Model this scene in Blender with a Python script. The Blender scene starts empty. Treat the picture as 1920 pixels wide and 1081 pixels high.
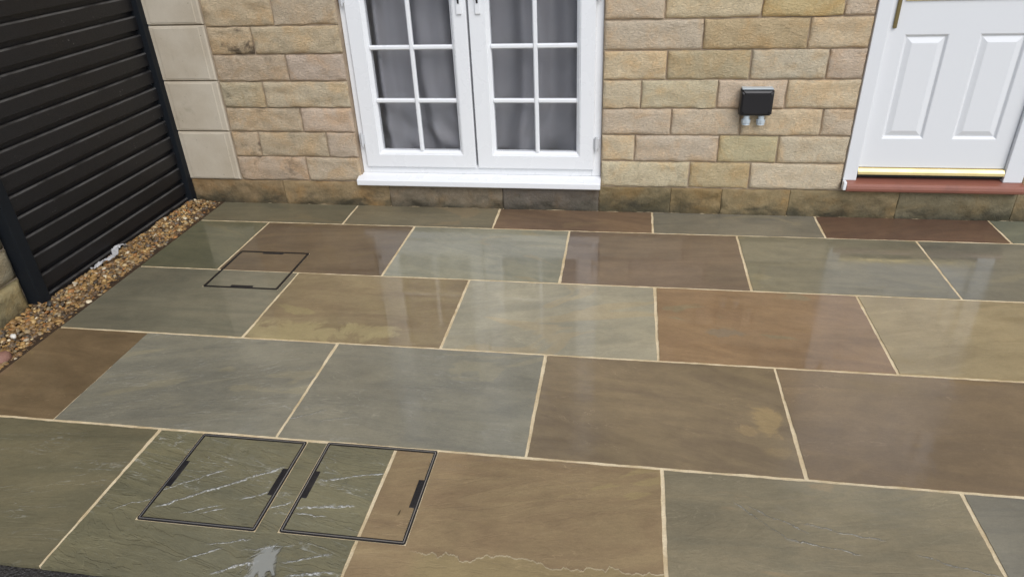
import bpy, bmesh, math, random
from mathutils import Vector, Matrix, noise

random.seed(7)
R = math.radians
S = bpy.context.scene
COL = S.collection

# ------------------------------------------------------------------ camera, sky, sun, exposure
cam_data = bpy.data.cameras.new('camera')
cam = bpy.data.objects.new('camera', cam_data)
COL.objects.link(cam)
S.camera = cam
cam_data.sensor_width = 36.0
cam_data.lens = 1303.02 / 1920 * 36
cam_data.clip_start = 0.05
cam_data.clip_end = 2000
_p, _y, _r = -0.5153, 0.1773, 0.0458
_M = Matrix.Rotation(_y, 3, 'Z') @ Matrix.Rotation(_p, 3, 'X') @ Matrix.Rotation(_r, 3, 'Y')
_B = Matrix(((1, 0, 0), (0, 0, -1), (0, 1, 0)))          # camera axes: x right, y up, -z forward
cam.matrix_world = Matrix.Translation((0.2474, -3.8687, 1.6679)) @ (_M @ _B).to_4x4()

SUN_EL, SUN_AZ = 48, 150        # degrees; azimuth clockwise from +Y (behind the camera, to the right)
world = bpy.data.worlds.new('World')
S.world = world
world.use_nodes = True
wt = world.node_tree
wt.nodes.clear()
sky = wt.nodes.new('ShaderNodeTexSky')
sky.sky_type = 'NISHITA'
sky.sun_disc = False
sky.sun_elevation = R(SUN_EL)
sky.sun_rotation = R(SUN_AZ)
sky.air_density = 1.0
sky.dust_density = 1.2
sky.ozone_density = 1.0
hs = wt.nodes.new('ShaderNodeHueSaturation')
hs.inputs['Saturation'].default_value = 0.62
bg = wt.nodes.new('ShaderNodeBackground')
bg.inputs['Strength'].default_value = 0.15
wo = wt.nodes.new('ShaderNodeOutputWorld')
wt.links.new(sky.outputs[0], hs.inputs['Color'])
wt.links.new(hs.outputs[0], bg.inputs['Color'])
wt.links.new(bg.outputs[0], wo.inputs['Surface'])

sl = bpy.data.lights.new('sun', 'SUN')
sl.energy = 1.5
sl.angle = R(40)
sl.color = (1.0, 0.975, 0.95)
sun = bpy.data.objects.new('sun', sl)
COL.objects.link(sun)
_d = Vector((math.sin(R(SUN_AZ)) * math.cos(R(SUN_EL)), math.cos(R(SUN_AZ)) * math.cos(R(SUN_EL)), math.sin(R(SUN_EL))))
sun.rotation_euler = _d.to_track_quat('Z', 'Y').to_euler()

S.view_settings.view_transform = 'Standard'
S.view_settings.look = 'None'
S.view_settings.exposure = 0.19
S.view_settings.gamma = 1.0
S.view_settings.use_curve_mapping = False


# ------------------------------------------------------------------ helpers
def lin(r, g, b):
    f = lambda c: (c / 12.92 if c <= 0.04045 else ((c + 0.055) / 1.055) ** 2.4)
    return (f(r / 255), f(g / 255), f(b / 255), 1.0)


class Mat:
    """A small wrapper that keeps node graphs short."""
    def __init__(s, name):
        s.m = bpy.data.materials.new(name)
        s.m.use_nodes = True
        s.t = s.m.node_tree
        s.t.nodes.clear()
        s.out = s.t.nodes.new('ShaderNodeOutputMaterial')

    def put(s, sock, v):
        if isinstance(v, bpy.types.NodeSocket):
            s.t.links.new(v, sock)
        elif isinstance(v, bpy.types.Node):
            s.t.links.new(v.outputs[0], sock)
        else:
            sock.default_value = v

    def n(s, typ, props=None, **ins):
        nd = s.t.nodes.new('ShaderNode' + typ)
        for k, v in (props or {}).items():
            setattr(nd, k, v)
        for k, v in ins.items():
            key = k.replace('_', ' ')
            s.put(nd.inputs[int(k[1:])] if k[0] == 'i' and k[1:].isdigit() else nd.inputs[key], v)
        return nd

    def math(s, op, a, b=0.0, clamp=False):
        return s.n('Math', {'operation': op, 'use_clamp': clamp}, i0=a, i1=b).outputs[0]

    def noise(s, vec, scale, detail=4.0, rough=0.55, dist=0.0):
        return s.n('TexNoise', None, Vector=vec, Scale=scale, Detail=detail, Roughness=rough, Distortion=dist).outputs[0]

    def mapping(s, vec, loc=(0, 0, 0), rot=(0, 0, 0), scale=(1, 1, 1)):
        return s.n('Mapping', None, Vector=vec, Location=loc, Rotation=rot, Scale=scale).outputs[0]

    def step(s, v, a, b, lo=0.0, hi=1.0):
        nd = s.n('MapRange', {'interpolation_type': 'SMOOTHSTEP'}, Value=v)
        nd.inputs['From Min'].default_value = a
        nd.inputs['From Max'].default_value = b
        nd.inputs['To Min'].default_value = lo
        nd.inputs['To Max'].default_value = hi
        return nd.outputs[0]

    def mix(s, f, a, b, blend='MIX'):
        nd = s.n('Mix', {'data_type': 'RGBA', 'blend_type': blend})
        s.put(nd.inputs[0], f)
        s.put(nd.inputs[6], a)
        s.put(nd.inputs[7], b)
        return nd.outputs[2]

    def bump(s, h, dist, strength=1.0, normal=None):
        nd = s.n('Bump', None, Height=h, Distance=dist, Strength=strength)
        if normal is not None:
            s.put(nd.inputs['Normal'], normal)
        return nd.outputs[0]

    def bsdf(s, **ins):
        nd = s.n('BsdfPrincipled', None, **ins)
        s.t.links.new(nd.outputs[0], s.out.inputs['Surface'])
        return nd

    def coord(s, which='Object'):
        return s.n('TexCoord').outputs[which]


def link(name, mesh, mat=None, parent=None):
    o = bpy.data.objects.new(name, mesh)
    COL.objects.link(o)
    if mat is not None and not mesh.materials:
        mesh.materials.append(mat)
    if parent is not None:
        o.parent = parent
    return o


def build(name, bm, mat=None, parent=None, smooth=False, loc=None):
    me = bpy.data.meshes.new(name)
    bmesh.ops.recalc_face_normals(bm, faces=bm.faces)
    if smooth:
        for f in bm.faces:
            f.smooth = True
    bm.to_mesh(me)
    bm.free()
    o = link(name, me, mat, parent)
    if loc is not None:
        o.location = loc
    return o


def box(bm, x0, x1, y0, y1, z0, z1, bevel=0.0, seg=1):
    v = [bm.verts.new(p) for p in ((x0, y0, z0), (x1, y0, z0), (x1, y1, z0), (x0, y1, z0), (x0, y0, z1), (x1, y0, z1), (x1, y1, z1), (x0, y1, z1))]
    fs = [bm.faces.new([v[i] for i in q]) for q in ((3, 2, 1, 0), (4, 5, 6, 7), (0, 1, 5, 4), (1, 2, 6, 5), (2, 3, 7, 6), (3, 0, 4, 7))]
    if bevel > 0:
        es = list({e for f in fs for e in f.edges})
        bmesh.ops.bevel(bm, geom=es, offset=bevel, segments=seg, affect='EDGES', profile=0.6)


def prism(bm, prof, a0, a1, axis='x'):
    """Extrude a closed profile of 2-D points along an axis (x: points are y,z; y: points are x,z; z: points are x,y)."""
    def P(p, a):
        return {'x': (a, p[0], p[1]), 'y': (p[0], a, p[1]), 'z': (p[0], p[1], a)}[axis]
    A = [bm.verts.new(P(p, a0)) for p in prof]
    B = [bm.verts.new(P(p, a1)) for p in prof]
    bm.faces.new(A)
    bm.faces.new(B[::-1])
    n = len(prof)
    for i in range(n):
        bm.faces.new((A[i], B[i], B[(i + 1) % n], A[(i + 1) % n]))


def rings(bm, rects, close=True):
    """Nested rectangles (x0,x1,z0,z1,y) joined ring to ring: mitred frames and panels that face -Y."""
    prev = None
    for (x0, x1, z0, z1, y) in rects:
        v = [bm.verts.new(p) for p in ((x0, y, z0), (x1, y, z0), (x1, y, z1), (x0, y, z1))]
        if prev:
            for i in range(4):
                bm.faces.new((prev[i], prev[(i + 1) % 4], v[(i + 1) % 4], v[i]))
        prev = v
    if close:
        bm.faces.new(prev)


def cyl(bm, c, r, h, axis='z', seg=16, r2=None):
    m = Matrix.Translation(c)
    if axis == 'y':
        m = m @ Matrix.Rotation(R(90), 4, 'X')
    if axis == 'x':
        m = m @ Matrix.Rotation(R(90), 4, 'Y')
    bmesh.ops.create_cone(bm, cap_ends=True, segments=seg, radius1=r, radius2=r if r2 is None else r2, depth=h, matrix=m)


def empty(name, loc, label, cat, group=None):
    o = bpy.data.objects.new(name, None)
    o.empty_display_size = 0.1
    COL.objects.link(o)
    o.location = loc
    tag(o, label, cat, group)
    return o


def tag(o, label, cat, group=None, kind=None):
    if label:
        o['label'] = label
    if cat:
        o['category'] = cat
    if group:
        o['group'] = group
    if kind:
        o['kind'] = kind


def local(o, bm_or_mesh=None):
    """Move a mesh object's origin to its bounding-box centre without moving the mesh (parent at the world origin)."""
    me = o.data
    vs = [v.co for v in me.vertices]
    c = Vector([(min(v[i] for v in vs) + max(v[i] for v in vs)) / 2 for i in range(3)])
    me.transform(Matrix.Translation(-c))
    o.location = c
    return o


# ------------------------------------------------------------------ materials
def sandstone(name, base, alt, patch, seed, rot=0.0, patch_t=0.60, riven=0.35, rough=0.12, puddle=None, line=0.25, wet=1.0, blotches=(), ledge=None, cleft=3.0, glint=0.0, film_relief=0.0016, glint_ridges=(), ridge_glint=1.0):
    m = Mat(name)
    co = m.coord()
    rnd = random.Random(seed)
    off = (rnd.uniform(-50, 50), rnd.uniform(-50, 50), rnd.uniform(-9, 9))
    v = m.mapping(co, off, (0, 0, R(rot)), (1, 1, 1))
    st = m.mapping(v, scale=(0.8, 3.2, 1))
    st2 = m.mapping(v, scale=(1.4, 3.4, 1))
    n_streak = m.noise(st, 2.4, 7, 0.58, 1.6)
    n_patch = m.noise(st2, 1.15, 5, 0.5, 1.1)
    n_big = m.noise(v, 1.7, 3, 0.5, 0.4)
    n_mid = m.noise(v, 16, 5, 0.6, 0.3)
    n_fine = m.noise(v, 260, 3, 0.7)
    c = m.mix(m.step(n_streak, 0.30, 0.72), base, alt)
    edge = m.step(n_patch, patch_t - 0.012, patch_t + 0.020)
    c = m.mix(m.math('MULTIPLY', edge, 0.42), c, patch)
    wob = m.math('MULTIPLY', m.math('SUBTRACT', m.noise(m.mapping(v, (2, 2, 2)), 7.5, 6, 0.62, 1.0), 0.5), 3.4)
    for (bx, by, rx, ry, bc, amt) in blotches:
        d = m.n('VectorMath', {'operation': 'LENGTH'}, i0=m.mapping(co, (-bx / rx, -by / ry, 0), scale=(1 / rx, 1 / ry, 0))).outputs['Value']
        c = m.mix(m.math('MULTIPLY', m.step(m.math('ADD', d, wob), 0.6, 1.15, 1.0, 0.0), amt), c, bc)
    ledge_h = 0.0
    if ledge is not None:                                             # a layer of the stone ending in one long broken edge
        lx0, lx1, ly, lc = ledge
        sx = m.n('SeparateXYZ', None, Vector=co)
        nn = m.noise(m.mapping(v, (1, 1, 5), scale=(1, 0.2, 1)), 6.5, 6, 0.6, 0.5)
        e = m.math('SUBTRACT', m.math('ADD', sx.outputs['Y'], m.math('MULTIPLY', m.math('SUBTRACT', nn, 0.5), 0.16)), ly)
        inx = m.math('MULTIPLY', m.step(sx.outputs['X'], lx0, lx0 + 0.08), m.step(sx.outputs['X'], lx1 - 0.03, lx1, 1.0, 0.0))
        below = m.step(e, -0.003, 0.0, 1.0, 0.0)
        c = m.mix(m.math('MULTIPLY', below, m.math('MULTIPLY', inx, 0.65)), c, lc)
        rimm = m.math('MULTIPLY', m.math('MULTIPLY', m.step(e, -0.0065, -0.004), m.step(e, -0.0025, 0.0, 1.0, 0.0)), inx)
        c = m.mix(m.math('MULTIPLY', rimm, 0.45), c, lin(206, 190, 158))
        ledge_h = m.math('MULTIPLY', m.math('MULTIPLY', below, inx), -1.2)
    # bedding planes: thin broken pale lines where one layer of the stone ends
    n_cl = m.noise(m.mapping(v, (3, 7, 1), scale=(1.0, cleft, 1)), 2.1, 5, 0.55, 0.7)
    def band(t, w):
        a = m.step(n_cl, t - w, t)
        b = m.step(n_cl, t, t + w, 1.0, 0.0)
        return m.math('MULTIPLY', a, b)
    brk = m.step(m.noise(v, 5.5, 3, 0.5), 0.50, 0.62)
    lines = m.math('MULTIPLY', m.math('MAXIMUM', band(0.50, 0.005), m.math('MULTIPLY', band(0.43, 0.004), 0.6)), brk)
    pale = tuple(min(1, x * 1.7 + 0.03) for x in base[:3]) + (1,)
    c = m.mix(m.math('MULTIPLY', lines, line), c, pale)
    if glint:                                                         # sky glints on the riven face, painted as pale broken lines
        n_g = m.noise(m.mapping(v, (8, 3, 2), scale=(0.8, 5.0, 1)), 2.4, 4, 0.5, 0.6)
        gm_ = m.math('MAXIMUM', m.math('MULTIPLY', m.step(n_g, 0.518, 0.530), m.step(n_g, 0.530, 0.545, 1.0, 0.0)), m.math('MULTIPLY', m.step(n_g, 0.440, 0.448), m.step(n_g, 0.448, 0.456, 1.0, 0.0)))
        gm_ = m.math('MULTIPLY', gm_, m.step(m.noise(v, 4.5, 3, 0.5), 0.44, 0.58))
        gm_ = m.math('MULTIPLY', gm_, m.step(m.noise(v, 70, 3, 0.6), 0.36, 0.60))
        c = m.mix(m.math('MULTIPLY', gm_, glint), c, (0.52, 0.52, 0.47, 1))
    rg = None
    if glint_ridges:                                                        # riven crests with sky glint painted pale along them: (x0, y0, x1, y1, half width)
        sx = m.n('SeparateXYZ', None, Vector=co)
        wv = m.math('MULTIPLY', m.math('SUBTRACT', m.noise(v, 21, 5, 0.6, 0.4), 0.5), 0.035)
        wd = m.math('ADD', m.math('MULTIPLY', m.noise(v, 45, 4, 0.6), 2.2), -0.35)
        for (x0, y0, x1, y1, hw) in glint_ridges:
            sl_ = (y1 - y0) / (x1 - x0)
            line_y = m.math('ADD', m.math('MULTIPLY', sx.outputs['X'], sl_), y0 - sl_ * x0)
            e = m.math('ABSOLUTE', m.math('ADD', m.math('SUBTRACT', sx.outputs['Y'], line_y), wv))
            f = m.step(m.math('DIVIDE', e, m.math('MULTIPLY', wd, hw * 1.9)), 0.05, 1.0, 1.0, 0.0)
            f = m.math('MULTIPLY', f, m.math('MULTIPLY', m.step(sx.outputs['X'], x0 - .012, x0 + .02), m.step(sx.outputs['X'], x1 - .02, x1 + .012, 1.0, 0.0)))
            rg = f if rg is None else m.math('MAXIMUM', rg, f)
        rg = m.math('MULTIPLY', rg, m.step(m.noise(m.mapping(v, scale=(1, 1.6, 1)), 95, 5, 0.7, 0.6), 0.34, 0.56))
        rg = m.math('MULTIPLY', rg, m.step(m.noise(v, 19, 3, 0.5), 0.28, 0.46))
        c = m.mix(m.math('MULTIPLY', rg, ridge_glint), c, (0.66, 0.66, 0.62, 1))
    val = m.math('ADD', m.math('MULTIPLY', m.step(n_big, 0.3, 0.7), 0.26), 0.87)
    val = m.math('MULTIPLY', val, m.math('ADD', m.math('MULTIPLY', n_mid, 0.30), 0.85))
    val = m.math('MULTIPLY', val, m.math('ADD', m.math('MULTIPLY', n_fine, 0.40), 0.80))
    val = m.math('MULTIPLY', val, m.math('ADD', m.math('MULTIPLY', m.noise(m.mapping(v, (6, 6, 1), scale=(0.6, 1.5, 1)), 85, 4, 0.65, 0.3), 0.34), 0.83))
    c = m.mix(1.0, c, m.n('CombineColor', None, i0=val, i1=val, i2=val).outputs[0], 'MULTIPLY')
    # relief: steps at the bedding planes + ripples + grain
    steps = m.math('ADD', m.math('ADD', m.step(n_cl, 0.43, 0.45), m.step(n_cl, 0.515, 0.53)), m.step(n_cl, 0.59, 0.61))
    rip = m.noise(m.mapping(v, scale=(1.0, 3.0, 1)), 11, 6, 0.62, 0.5)
    h = m.math('ADD', m.math('MULTIPLY', steps, 0.45 * riven), m.math('MULTIPLY', rip, 1.3 * riven))
    h = m.math('ADD', h, m.math('MULTIPLY', n_fine, 0.05))
    if ledge is not None:
        h = m.math('ADD', h, ledge_h)
    if rg is not None:
        h = m.math('ADD', h, m.math('MULTIPLY', rg, 1.5))
    if glint:
        h = m.math('ADD', h, m.math('MULTIPLY', gm_, glint * 1.6))
    film = m.step(m.noise(v, 2.6, 4, 0.55, 0.6), 0.38, 0.62)         # how thick the water film lies
    cr = m.math('ADD', m.math('MULTIPLY', film, -0.11), rough + 0.11)
    wetm = 1.0
    if puddle is not None:
        px, py, pr = puddle
        d = m.n('VectorMath', {'operation': 'DISTANCE'}, i0=m.mapping(co, scale=(1.25, 1, 0)), i1=(px * 1.25, py, 0)).outputs['Value']
        d = m.math('ADD', d, m.math('MULTIPLY', m.math('SUBTRACT', m.noise(m.mapping(v, scale=(1.6, 1, 1)), 17, 5, 0.6, 1.2), 0.5), 0.16))
        pm = m.step(d, pr - 0.022, pr + 0.006)                                # 0 in the puddle
        h = m.math('MULTIPLY', h, pm)
        cr = m.math('MULTIPLY', cr, pm)
        c = m.mix(m.math('MULTIPLY', m.math('SUBTRACT', 1.0, pm), 0.48), c, (0.42, 0.43, 0.42, 1))   # sky reflection in the puddle, painted as a pale grey tint
    nb = m.bump(h, 0.0022, 1.0)
    hc = m.math('ADD', m.math('MULTIPLY', h, m.math('SUBTRACT', 1.15, film)), 0.0)
    nc = m.bump(hc, film_relief, 1.0)
    m.bsdf(Base_Color=c, Roughness=0.62, Specular_IOR_Level=0.3, Normal=nb, Coat_Weight=wet, Coat_Roughness=cr, Coat_IOR=1.45, Coat_Normal=nc)
    return m.m


def wall_stone():
    """Pitch-faced sandstone: the object's colour is the stone's own tint, alpha says how stained it is."""
    m = Mat('walling_stone')
    oi = m.n('ObjectInfo')
    co = m.coord()
    v = m.n('VectorMath', {'operation': 'ADD'}, i0=co, i1=m.n('VectorMath', {'operation': 'SCALE'}, i0=oi.outputs['Location'], Scale=7.3).outputs[0]).outputs[0]
    base = oi.outputs['Color']
    warm = m.mix(1.0, base, (1.04, 0.93, 0.80, 1), 'MULTIPLY')
    pale = m.mix(1.0, base, (1.06, 1.08, 1.11, 1), 'MULTIPLY')
    c = m.mix(m.step(m.noise(v, 7, 5, 0.6, 0.6), 0.42, 0.70), base, warm)
    c = m.mix(m.math('MULTIPLY', m.step(m.noise(m.mapping(v, (5, 1, 2)), 13, 4, 0.6, 0.4), 0.50, 0.75), 0.7), c, pale)
    st = m.math('MULTIPLY', m.step(m.noise(m.mapping(v, (9, 4, 3)), 6.5, 6, 0.62, 0.4), 0.52, 0.66), m.math('SUBTRACT', 1.0, oi.outputs['Alpha']))
    c = m.mix(m.math('MULTIPLY', st, 0.85), c, m.mix(0.5, (0.10, 0.085, 0.07, 1), base, 'MULTIPLY'))
    pit = m.noise(m.mapping(v, rot=(0, R(28), 0), scale=(1, 1, 2.0)), 60, 6, 0.72, 0.7)
    grain = m.noise(v, 330, 2, 0.7)
    val = m.math('MULTIPLY', m.math('ADD', m.math('MULTIPLY', pit, 1.0), 0.5), m.math('ADD', m.math('MULTIPLY', grain, 0.4), 0.8))
    c = m.mix(1.0, c, m.n('CombineColor', None, i0=val, i1=val, i2=val).outputs[0], 'MULTIPLY')
    h = m.math('ADD', m.math('MULTIPLY', pit, 0.8), m.math('MULTIPLY', grain, 0.22))
    m.bsdf(Base_Color=c, Roughness=0.85, Specular_IOR_Level=0.25, Normal=m.bump(h, 0.018, 1.0))
    return m.m


def base_stone():
    """Bottom course: the same stone under algae and splash dirt in patches of its own."""
    m = Mat('algae_stained_stone')
    oi = m.n('ObjectInfo')
    co = m.coord()
    v = m.n('VectorMath', {'operation': 'ADD'}, i0=co, i1=m.n('VectorMath', {'operation': 'SCALE'}, i0=oi.outputs['Location'], Scale=3.1).outputs[0]).outputs[0]
    base = oi.outputs['Color']
    och = m.mix(1.0, base, (1.12, 0.85, 0.52, 1), 'MULTIPLY')
    c = m.mix(m.math('MULTIPLY', m.step(m.noise(v, 5, 5, 0.6, 0.4), 0.45, 0.75), 0.7), base, och)
    sz = m.n('SeparateXYZ', None, Vector=co).outputs['Z']
    low = m.math('MULTIPLY', sz, -1.9)                                # splash dirt climbs from the paving
    g = m.math('ADD', m.noise(m.mapping(v, scale=(0.8, 1, 1.3)), 5.5, 7, 0.62, 0.8), low)
    c = m.mix(m.math('MULTIPLY', m.step(g, 0.36, 0.80), 0.85), c, (0.060, 0.056, 0.034, 1))
    g2 = m.math('ADD', m.noise(m.mapping(v, (4, 2, 9), scale=(0.55, 1, 1.2)), 9, 7, 0.65, 0.5), low)
    c = m.mix(m.math('MULTIPLY', m.step(g2, 0.44, 0.78), 0.75), c, (0.026, 0.024, 0.017, 1))
    pit = m.noise(v, 48, 6, 0.7, 0.5)
    val = m.math('ADD', m.math('MULTIPLY', pit, 0.7), 0.65)
    c = m.mix(1.0, c, m.n('CombineColor', None, i0=val, i1=val, i2=val).outputs[0], 'MULTIPLY')
    m.bsdf(Base_Color=c, Roughness=0.7, Specular_IOR_Level=0.3, Normal=m.bump(pit, 0.008, 0.9))
    return m.m


def quoin_stone():
    m = Mat('smooth_quoin_stone')
    oi = m.n('ObjectInfo')
    co = m.coord()
    v = m.n('VectorMath', {'operation': 'ADD'}, i0=co, i1=oi.outputs['Location']).outputs[0]
    c = m.mix(m.step(m.noise(v, 3.5, 5, 0.6, 0.3), 0.35, 0.7), lin(196, 186, 168), lin(184, 172, 152))
    c = m.mix(m.math('MULTIPLY', m.step(m.noise(m.mapping(v, (3, 3, 3), scale=(1, 1, 0.5)), 9, 6, 0.65, 0.5), 0.58, 0.76), 0.45), c, lin(140, 130, 112))
    c = m.mix(m.step(m.noise(m.mapping(v, (1, 8, 3)), 70, 3, 0.6), 0.70, 0.76), c, lin(95, 86, 72))
    gr = m.noise(v, 300, 3, 0.7)
    val = m.math('ADD', m.math('MULTIPLY', gr, 0.24), 0.88)
    c = m.mix(1.0, c, m.n('CombineColor', None, i0=val, i1=val, i2=val).outputs[0], 'MULTIPLY')
    m.bsdf(Base_Color=c, Roughness=0.8, Specular_IOR_Level=0.25, Normal=m.bump(gr, 0.0012, 0.8))
    return m.m


def mortar(name, c1, c2, rough=0.85, relief=0.004, wet=0.0):
    m = Mat(name)
    co = m.coord()
    n1 = m.noise(co, 9, 5, 0.6, 0.3)
    n2 = m.noise(co, 170, 4, 0.7)
    c = m.mix(m.step(n1, 0.35, 0.68), c1, c2)
    val = m.math('ADD', m.math('MULTIPLY', n2, 0.55), 0.72)
    c = m.mix(1.0, c, m.n('CombineColor', None, i0=val, i1=val, i2=val).outputs[0], 'MULTIPLY')
    c = m.mix(m.math('MULTIPLY', m.step(m.noise(co, 3.1, 6, 0.65, 0.5), 0.54, 0.72), 0.35), c, m.mix(0.5, c, (0.08, 0.07, 0.05, 1)))
    h = m.math('ADD', n2, m.math('MULTIPLY', m.noise(co, 45, 3, 0.6), 1.2))
    m.bsdf(Base_Color=c, Roughness=rough, Specular_IOR_Level=0.3, Normal=m.bump(h, relief, 0.8), Coat_Weight=wet, Coat_Roughness=0.35)
    return m.m


def plastic(name, col, rough=0.3, dirt=0.06, spec=0.5, metal=0.0, dirt_col=None, bumpy=0.0003):
    m = Mat(name)
    co = m.coord()
    n1 = m.noise(co, 6, 5, 0.6, 0.4)
    n2 = m.noise(co, 120, 3, 0.6)
    dc = dirt_col or tuple(x * 0.55 for x in col[:3]) + (1,)
    c = m.mix(m.math('MULTIPLY', m.step(n1, 0.45, 0.8), dirt * 3), col, dc)
    r = m.math('ADD', m.math('MULTIPLY', n1, 0.2), rough - 0.1)
    m.bsdf(Base_Color=c, Roughness=r, Specular_IOR_Level=spec, Metallic=metal, Normal=m.bump(n2, bumpy, 0.5))
    return m.m


def board_mat():
    m = Mat('wet_dark_composite')
    oi = m.n('ObjectInfo')
    co = m.n('VectorMath', {'operation': 'ADD'}, i0=m.coord(), i1=oi.outputs['Location']).outputs[0]
    gr = m.noise(m.mapping(co, scale=(1, 0.10, 1.6)), 160, 5, 0.65)
    bl = m.noise(co, 5, 5, 0.6, 0.5)
    sp = m.n('TexVoronoi', None, Vector=m.mapping(co, scale=(1, 1, 1)), Scale=52).outputs['Distance']
    spm = m.math('MULTIPLY', m.step(sp, 0.10, 0.22, 1.0, 0.0), m.step(m.noise(co, 7, 4, 0.6, 0.4), 0.55, 0.72))
    c = m.mix(bl, (0.0100, 0.0096, 0.0104, 1), (0.0160, 0.0154, 0.0164, 1))
    c = m.mix(m.math('MULTIPLY', spm, 0.55), c, (0.20, 0.19, 0.18, 1))
    zl = m.n('SeparateXYZ', None, Vector=m.coord()).outputs['Z']
    edge_light = m.math('MULTIPLY', m.math('MULTIPLY', m.step(zl, 0.0125, 0.0165), m.step(zl, 0.0215, 0.0235, 1.0, 0.0)), m.step(m.noise(m.mapping(co, scale=(1, 0.25, 1)), 22, 4, 0.65), 0.30, 0.62))
    c = m.mix(m.math('MULTIPLY', edge_light, 0.75), c, (0.105, 0.103, 0.100, 1))  # highlight along each board's top edge, painted into the colour
    r = m.math('ADD', m.math('MULTIPLY', bl, 0.35), 0.26)
    m.bsdf(Base_Color=c, Roughness=r, Specular_IOR_Level=0.35, Normal=m.bump(m.math('ADD', gr, m.math('MULTIPLY', sp, -0.3)), 0.0012, 0.7))
    return m.m


def glass_mat():
    m = Mat('window_glass')
    fr = m.n('Fresnel', None, IOR=1.5)
    tr = m.n('BsdfTransparent', None, Color=(0.965, 0.970, 0.975, 1))
    gl = m.n('BsdfGlossy', None, Color=(0.95, 0.95, 0.95, 1), Roughness=0.015)
    front = m.math('MULTIPLY', fr.outputs[0], m.math('SUBTRACT', 1.0, m.n('NewGeometry').outputs['Backfacing']))
    mx = m.n('MixShader', None, i0=front, i1=tr.outputs[0], i2=gl.outputs[0])
    m.t.links.new(mx.outputs[0], m.out.inputs['Surface'])
    return m.m


def cloth_mat():
    m = Mat('grey_curtain_cloth')
    co = m.coord()
    w = m.noise(m.mapping(co, scale=(1, 1, 0.25)), 300, 2, 0.6)
    big = m.noise(co, 3, 4, 0.6, 0.4)
    c = m.mix(big, (0.44, 0.43, 0.455, 1), (0.56, 0.55, 0.575, 1))
    m.bsdf(Base_Color=c, Roughness=0.9, Specular_IOR_Level=0.1, Sheen_Weight=0.15, Normal=m.bump(w, 0.0008, 0.6))
    return m.m


def gravel_mat():
    m = Mat('wet_gravel')
    col = m.n('Attribute', {'attribute_name': 'tint'}).outputs['Color']
    co = m.coord()
    n = m.noise(co, 160, 4, 0.65, 0.4)
    val = m.math('ADD', m.math('MULTIPLY', n, 0.7), 0.65)
    c = m.mix(1.0, col, m.n('CombineColor', None, i0=val, i1=val, i2=val).outputs[0], 'MULTIPLY')
    m.bsdf(Base_Color=c, Roughness=0.42, Specular_IOR_Level=0.45, Normal=m.bump(n, 0.0015, 0.6))
    return m.m


def tarmac_mat():
    m = Mat('wet_tarmac')
    co = m.coord()
    vo = m.n('TexVoronoi', None, Vector=co, Scale=130).outputs['Distance']
    n = m.noise(co, 60, 5, 0.7)
    n3 = m.noise(co, 0.8, 5, 0.6)
    c = m.mix(n, (0.018, 0.016, 0.016, 1), (0.050, 0.045, 0.042, 1))
    c = m.mix(m.math('MULTIPLY', m.step(n3, 0.4, 0.7), 0.4), c, (0.06, 0.055, 0.05, 1))
    m.bsdf(Base_Color=c, Roughness=0.5, Normal=m.bump(m.math('ADD', m.math('MULTIPLY', vo, -1.0), n), 0.006, 0.9))
    return m.m


M_STONE = wall_stone()
M_BASE = base_stone()
M_QUOIN = quoin_stone()
M_WALLMORTAR = mortar('wall_mortar', lin(178, 160, 138), lin(158, 140, 120))
M_JOINT = mortar('paving_jointing', lin(232, 214, 178), lin(206, 184, 144), 0.8, 0.003)
M_WHITE = plastic('white_upvc', (0.86, 0.87, 0.88, 1), 0.28, 0.02, 0.5, dirt_col=(0.80, 0.81, 0.815, 1))
M_DOOR = plastic('white_door_skin', (0.78, 0.79, 0.80, 1), 0.35, 0.02, 0.5, dirt_col=(0.73, 0.735, 0.74, 1))
M_BRASS = plastic('polished_brass', (0.75, 0.61, 0.30, 1), 0.48, 0.12, 0.5, 1.0)
M_OLDBRASS = plastic('tarnished_brass', (0.22, 0.17, 0.07, 1), 0.45, 0.10, 0.5, 0.6)
M_REDSILL = plastic('red_tile_sill', lin(146, 94, 78), 0.34, 0.18, 0.5, 0.0, lin(108, 76, 66), 0.001)
M_BLACKPL = plastic('black_plastic', (0.012, 0.011, 0.013, 1), 0.38, 0.05)
M_GREYPL = plastic('grey_gland_plastic', (0.50, 0.56, 0.59, 1), 0.32, 0.05)
M_SEAL = plastic('black_rubber_seal', (0.010, 0.009, 0.011, 1), 0.45, 0.16, dirt_col=(0.075, 0.068, 0.058, 1), bumpy=0.003)
M_STEEL = plastic('dull_steel', (0.42, 0.40, 0.37, 1), 0.42, 0.12, 0.5, 0.75)
M_POST = plastic('anthracite_metal', (0.011, 0.0135, 0.017, 1), 0.5, 0.08, 0.18)
M_BOARD = board_mat()
M_GLASS = glass_mat()
M_CLOTH = cloth_mat()
M_GRAVEL = gravel_mat()
M_TARMAC = tarmac_mat()
M_DARK = plastic('dark_slot', (0.006, 0.006, 0.006, 1), 0.6)
M_ROOM = plastic('room_plaster', (0.45, 0.44, 0.42, 1), 0.9)
M_ROOF = plastic('grey_roof_tile', (0.10, 0.085, 0.075, 1), 0.7, 0.1)
M_HINGE = plastic('pale_hinge', (0.62, 0.63, 0.64, 1), 0.35, 0.06)

# ------------------------------------------------------------------ ground and paving
bm = bmesh.new()
v = [bm.verts.new(p) for p in ((-600, -600, -0.014), (600, -600, -0.014), (600, 600, -0.014), (-600, 600, -0.014))]
bm.faces.new(v)
ground = build('ground', bm, M_TARMAC)
ground['kind'] = 'structure'

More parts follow.
